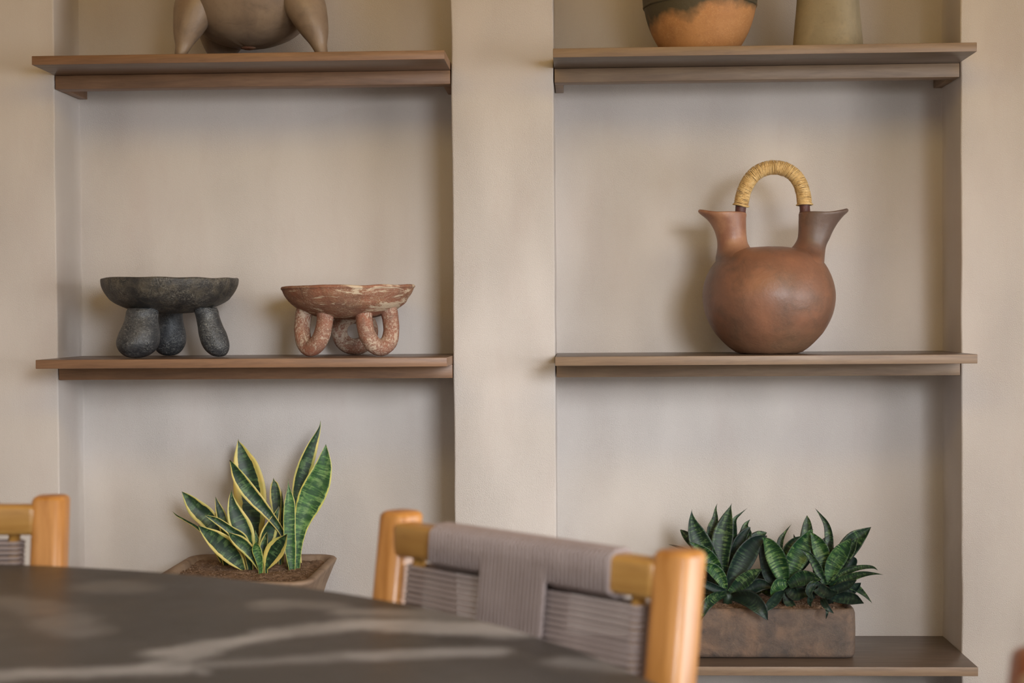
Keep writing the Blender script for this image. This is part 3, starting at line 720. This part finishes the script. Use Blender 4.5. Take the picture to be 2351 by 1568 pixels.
G3 = [
 ([(1080, 600, 25), (1062, 470, 50), (1025, 360, 58), (988, 292, 26), (964, 258, 1)], 'leaf_hl', -.02, -.01, .2),
 ([(1085, 600, 25), (1105, 490, 56), (1152, 410, 64), (1195, 350, 42), (1228, 302, 3)], 'leaf_hl', -.03, -.04, -.1),
 ([(1115, 570, 20), (1175, 420, 62), (1248, 318, 66), (1310, 265, 36), (1358, 226, 0)], 'leaf_h', .02, .02, -.1),
 ([(1095, 500, 20), (1087, 310, 30), (1070, 215, 22), (1030, 150, 9), (994, 105, 0)], 'leaf_h', .03, .06, .3),
 ([(1090, 605, 20), (1180, 522, 28), (1285, 490, 18), (1365, 488, 10), (1402, 508, 0)], 'leaf_h', -.03, -.07, .5),
 ([(1090, 615, 20), (1180, 572, 34), (1288, 537, 23), (1375, 530, 9), (1436, 536, 0)], 'leaf_h', -.03, -.09, .4),
 ([(1070, 665, 25), (1150, 680, 44), (1245, 692, 42), (1312, 722, 1)], 'leaf_hd', -.04, -.09, -.2),
 ([(1140, 600, 20), (1245, 615, 30), (1310, 660, 16), (1364, 720, 0)], 'leaf_h', -.0, -.03, .2),
 ([(1060, 600, 20), (1012, 500, 32), (960, 412, 22), (892, 366, 1)], 'leaf_h', -.04, -.05, .4),
 ([(1062, 625, 15), (985, 600, 30), (952, 650, 27), (985, 702, 1)], 'leaf_hd', -.04, -.08, .2),
 ([(1100, 570, 20), (1160, 440, 55), (1215, 370, 50), (1268, 298, 2)], 'leaf_h', .0, .0, .1),
 ([(1040, 690, 14), (1060, 735, 24), (1115, 788, 2)], 'leaf_hd', -.07, -.11, .1),
 ([(1060, 645, 20), (1130, 632, 32), (1210, 600, 30), (1264, 572, 1)], 'leaf_hd', -.05, -.09, .2),
 ([(1090, 560, 20), (1060, 400, 50), (1080, 320, 40), (1112, 285, 1)], 'leaf_hd', .02, .04, .1),
 ([(1120, 600, 25), (1200, 500, 45), (1240, 440, 35), (1245, 420, 1)], 'leaf_hd', .02, .02, .1),
 ([(1040, 640, 20), (1010, 620, 40), (1080, 660, 45), (1140, 650, 2)], 'leaf_hd', -.05, -.1, .1),
 ([(1120, 640, 20), (1200, 650, 40), (1265, 610, 25), (1292, 588, 1)], 'leaf_hd', -.01, -.02, .1),
 ([(1050, 680, 15), (1072, 760, 14), (1065, 824, 1)], 'leaf_hd', -.08, -.125, .1),
 ([(1010, 600, 15), (960, 700, 22), (970, 745, 1)], 'leaf_hd', -.05, -.09, .1),
]
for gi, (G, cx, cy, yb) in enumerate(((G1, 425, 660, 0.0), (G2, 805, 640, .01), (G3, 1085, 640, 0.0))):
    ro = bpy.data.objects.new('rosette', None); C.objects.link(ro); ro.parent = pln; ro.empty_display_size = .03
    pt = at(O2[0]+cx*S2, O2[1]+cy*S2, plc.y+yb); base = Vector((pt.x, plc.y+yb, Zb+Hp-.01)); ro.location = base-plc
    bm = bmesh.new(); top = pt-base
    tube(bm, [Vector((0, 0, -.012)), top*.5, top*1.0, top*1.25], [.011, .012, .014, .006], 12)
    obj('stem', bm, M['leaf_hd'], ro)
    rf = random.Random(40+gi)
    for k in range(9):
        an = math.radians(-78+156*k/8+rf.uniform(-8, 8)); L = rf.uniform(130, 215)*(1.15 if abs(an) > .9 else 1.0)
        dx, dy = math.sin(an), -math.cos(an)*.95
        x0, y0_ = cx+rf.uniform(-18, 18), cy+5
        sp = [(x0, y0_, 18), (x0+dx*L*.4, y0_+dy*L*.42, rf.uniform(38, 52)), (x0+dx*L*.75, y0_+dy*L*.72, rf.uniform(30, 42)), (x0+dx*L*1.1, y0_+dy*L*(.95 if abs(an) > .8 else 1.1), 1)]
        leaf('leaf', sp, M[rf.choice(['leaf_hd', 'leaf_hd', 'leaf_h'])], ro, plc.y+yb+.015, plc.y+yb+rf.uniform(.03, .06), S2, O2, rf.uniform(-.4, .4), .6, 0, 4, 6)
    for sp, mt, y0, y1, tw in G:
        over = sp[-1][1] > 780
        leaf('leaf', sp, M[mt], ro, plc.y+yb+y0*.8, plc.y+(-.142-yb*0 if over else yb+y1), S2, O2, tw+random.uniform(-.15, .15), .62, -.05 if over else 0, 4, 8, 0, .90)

# ------------------------------------------------------------------ round table
TC = Vector((-.935, -4+.932)); TR = 1.086; TZ = .76
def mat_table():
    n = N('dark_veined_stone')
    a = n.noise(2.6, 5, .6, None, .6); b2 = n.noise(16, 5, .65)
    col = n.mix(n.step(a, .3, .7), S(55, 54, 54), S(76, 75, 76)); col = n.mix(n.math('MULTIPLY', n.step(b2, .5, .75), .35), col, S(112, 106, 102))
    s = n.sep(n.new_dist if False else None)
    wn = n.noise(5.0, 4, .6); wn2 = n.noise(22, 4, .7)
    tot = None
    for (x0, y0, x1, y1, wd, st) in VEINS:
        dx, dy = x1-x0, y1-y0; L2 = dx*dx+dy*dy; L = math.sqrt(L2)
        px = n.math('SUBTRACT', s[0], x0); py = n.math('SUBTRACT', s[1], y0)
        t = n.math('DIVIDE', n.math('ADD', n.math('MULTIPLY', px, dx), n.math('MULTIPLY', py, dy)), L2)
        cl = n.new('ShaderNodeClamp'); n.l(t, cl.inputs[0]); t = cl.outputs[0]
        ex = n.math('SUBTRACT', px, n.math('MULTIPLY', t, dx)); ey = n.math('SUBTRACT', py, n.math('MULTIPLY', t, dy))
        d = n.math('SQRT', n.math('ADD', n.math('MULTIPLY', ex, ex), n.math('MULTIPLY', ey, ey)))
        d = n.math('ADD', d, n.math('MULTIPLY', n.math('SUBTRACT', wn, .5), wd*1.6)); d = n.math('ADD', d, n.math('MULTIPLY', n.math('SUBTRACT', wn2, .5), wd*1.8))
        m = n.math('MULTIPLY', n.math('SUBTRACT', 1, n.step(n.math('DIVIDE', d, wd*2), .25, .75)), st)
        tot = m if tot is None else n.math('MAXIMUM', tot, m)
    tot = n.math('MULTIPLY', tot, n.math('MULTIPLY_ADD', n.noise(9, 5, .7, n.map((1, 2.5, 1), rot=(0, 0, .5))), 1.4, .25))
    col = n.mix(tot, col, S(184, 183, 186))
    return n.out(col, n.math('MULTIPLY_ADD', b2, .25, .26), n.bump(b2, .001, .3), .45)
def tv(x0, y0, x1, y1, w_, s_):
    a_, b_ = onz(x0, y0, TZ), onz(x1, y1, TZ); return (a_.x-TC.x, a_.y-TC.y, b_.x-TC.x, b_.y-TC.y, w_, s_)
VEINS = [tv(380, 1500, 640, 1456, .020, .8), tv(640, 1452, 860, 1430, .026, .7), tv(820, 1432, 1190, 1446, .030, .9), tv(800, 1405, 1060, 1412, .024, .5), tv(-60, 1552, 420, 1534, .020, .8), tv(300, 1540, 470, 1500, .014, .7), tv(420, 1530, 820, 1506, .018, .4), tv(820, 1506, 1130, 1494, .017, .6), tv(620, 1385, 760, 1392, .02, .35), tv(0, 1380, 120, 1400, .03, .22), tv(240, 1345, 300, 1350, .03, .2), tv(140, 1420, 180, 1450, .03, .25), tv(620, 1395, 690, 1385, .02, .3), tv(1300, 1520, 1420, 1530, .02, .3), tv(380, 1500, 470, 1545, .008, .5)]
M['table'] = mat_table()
M['iron'] = mat_clay('dark_iron', S(40, 38, 37), S(48, 46, 44), S(36, 34, 33), .5, 20)
tb = thing('round_table', 'large round dark stone-topped table with pale streaks in the foreground', 'table', (TC.x, TC.y, 0))
bm = bmesh.new()
lathe(bm, [(0, TZ-.03), (TR-.02, TZ-.03), (TR-.004, TZ-.028), (TR, TZ-.022), (TR, TZ-.006), (TR-.002, TZ-.001), (TR-.006, TZ), (TR*.5, TZ), (0, TZ)], 192, 0, 0, 1)
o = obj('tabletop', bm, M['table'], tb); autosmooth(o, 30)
bm = bmesh.new(); lathe(bm, [(0, 0), (.38, 0), (.39, .01), (.37, .03), (.12, .06), (.075, .09), (.07, .64), (.10, .70), (.30, .722), (.30, TZ-.0305), (0, TZ-.0305)], 48, 0, 0, 1)
autosmooth(obj('pedestal', bm, M['iron'], tb), 30)

# ------------------------------------------------------------------ chairs
HX, PZ, LEAN = .225, .84, .13
def post_ring(c, s, r, z, k=4):
    return [p+Vector((c[0], c[1], 0)) for p in rrect(s, s, r, z, k)]
def make_chair(label, loc, rz, wood):
    """local: +y is outward (the back), origin on the floor under the back's middle top"""
    t = thing('dining_chair', label, 'chair', loc, rz, 'wood and cord chairs around the round table')
    yz = lambda z: LEAN*(z-PZ) if z > .44 else LEAN*(.44-PZ)
    for s in (-1, 1):
        bm = bmesh.new(); rs = []
        zz = [0, .004, .44, .6, PZ-.006, PZ-.002, PZ]
        for z in zz:
            q = .0222; sh = 0 if z not in (0, PZ) else .005
            if z == PZ-.002: sh = .002
            rs.append(post_ring((s*(HX), yz(z)), q-sh, .0125, z))
        rings(bm, rs); autosmooth(obj('back_post', bm, wood, t), 40)
        bm = bmesh.new(); rs = []
        for z in (0, .004, .43, .452, .455): rs.append(post_ring((s*HX, -.45), .024-(.004 if z in (0, .455) else 0), .012, z))
        rings(bm, rs); autosmooth(obj('front_leg', bm, wood, t), 40)
        bm = bmesh.new(); box(bm, (s*HX, -.25, .42), (.03, .40, .045), .005); autosmooth(obj('seat_rail', bm, wood, t), 40)
        bm = bmesh.new(); box(bm, (s*HX, -.25, .2), (.024, .40, .028), .005); autosmooth(obj('stretcher', bm, wood, t), 40)
    def rail(name, z, h, dy=0, w=.03, m=None):
        bm = bmesh.new(); box(bm, (0, yz(z)+dy, z), (2*HX-.03, w, h), .007, 3); return autosmooth(obj(name, bm, m or M['pine_x'], t), 40)
    zr_ = PZ-.031
    rail('top_rail', zr_, .040, -.006, .034); rail('lower_rail', .50, .03, -.004, .026)
    bm = bmesh.new(); box(bm, (0, -.45, .42), (2*HX-.03, .03, .045), .005); autosmooth(obj('seat_rail', bm, wood, t), 40)
    bm = bmesh.new(); box(bm, (0, yz(.44), .42), (2*HX-.03, .03, .045), .005); autosmooth(obj('seat_rail', bm, wood, t), 40)
    # two uprights the side strands are wound on
    for s in (-1, 1):
        bm = bmesh.new(); z0, z1 = .50, zr_-.01
        tube(bm, [(s*.178, yz(z0)-.004, z0), (s*.178, yz(z1)-.004, z1)], .008, 10); obj('cord_rod', bm, M['pine_x'], t)
    # vertical strands wound over the top rail, the middle ones run down to the lower rail
    bm = bmesh.new(); d = .0062; k = int(.148/d)
    for i in range(-k, k+1):
        x = i*d+.008; mid = abs(x-.010) < .052
        zl = .487 if mid else zr_-.024
        hw_, hh = .0195, .0228
        y0 = yz(zr_)-.006; yl = yz(zl)-.004; hb = hw_ if not mid else .018
        pts = [(x, y0-hw_*.9, zr_+hh*.72), (x, y0-hw_*.45, zr_+hh), (x, y0+hw_*.45, zr_+hh), (x, y0+hw_*.9, zr_+hh*.72), (x, y0+hw_, zr_), (x, yl+hb, zl+.008), (x, yl+hb*.4, zl+.001), (x, yl-hb*.4, zl+.001), (x, yl-hb, zl+.008), (x, y0-hw_, zr_)]
        tube(bm, pts, .0031+.0002*random.random(), 6, closed=True)
    obj('cord_wrap', bm, M['cord'], t)
    # side strands: flat loops round the two rods, one object each, shared mesh
    bm = bmesh.new(); xx = .178; q = .0118; pts = []
    for i in range(9): a_ = -PI/2+PI*i/8; pts.append((xx+q*math.cos(a_), q*math.sin(a_), 0))
    for i in range(9): a_ = PI/2+PI*i/8; pts.append((-xx+q*math.cos(a_), q*math.sin(a_), 0))
    tube(bm, pts, .0029, 6, closed=True); me = bpy.data.meshes.new('cord_strand'); bm.to_mesh(me); bm.free(); me.materials.append(M['cord']); me.shade_smooth()
    z = zr_-.031
    while z > .52:
        o = bpy.data.objects.new('cord_strand', me); C.objects.link(o); o.parent = t; o.location = (0, yz(z)-.004, z); o.rotation_euler = (0, random.uniform(-.002, .002), 0); z -= .0064
    # woven seat
    bm = bmesh.new()
    for i in range(60):
        y = -.43+i*.0066
        tube(bm, [(-HX+.02, y, .444), (-HX*.5, y, .438-.004*(i % 2)), (0, y, .434), (HX*.5, y, .438-.004*(i % 2)), (HX-.02, y, .444)], .0034, 5)
    so = obj('woven_seat', bm, M['cord'], t); so['kind'] = 'stuff'
    return t
def place(label, mid, outdeg, wood):
    return make_chair(label, (mid[0], mid[1], 0), math.radians(outdeg-90), wood)
place('golden wooden chair with grey cord back standing in front of the pillar', (-.0591, -4+1.7477), 45.2, M['pine'])
place('golden wooden chair at left edge behind the table, only its right post and rail showing', (-.712-.225, -4+2.078), 90, M['pine'])
place('dark brown wooden chair of which one post shows in the bottom right corner', (.337, -4+1.118-.225), 2, M['pine_dark'])
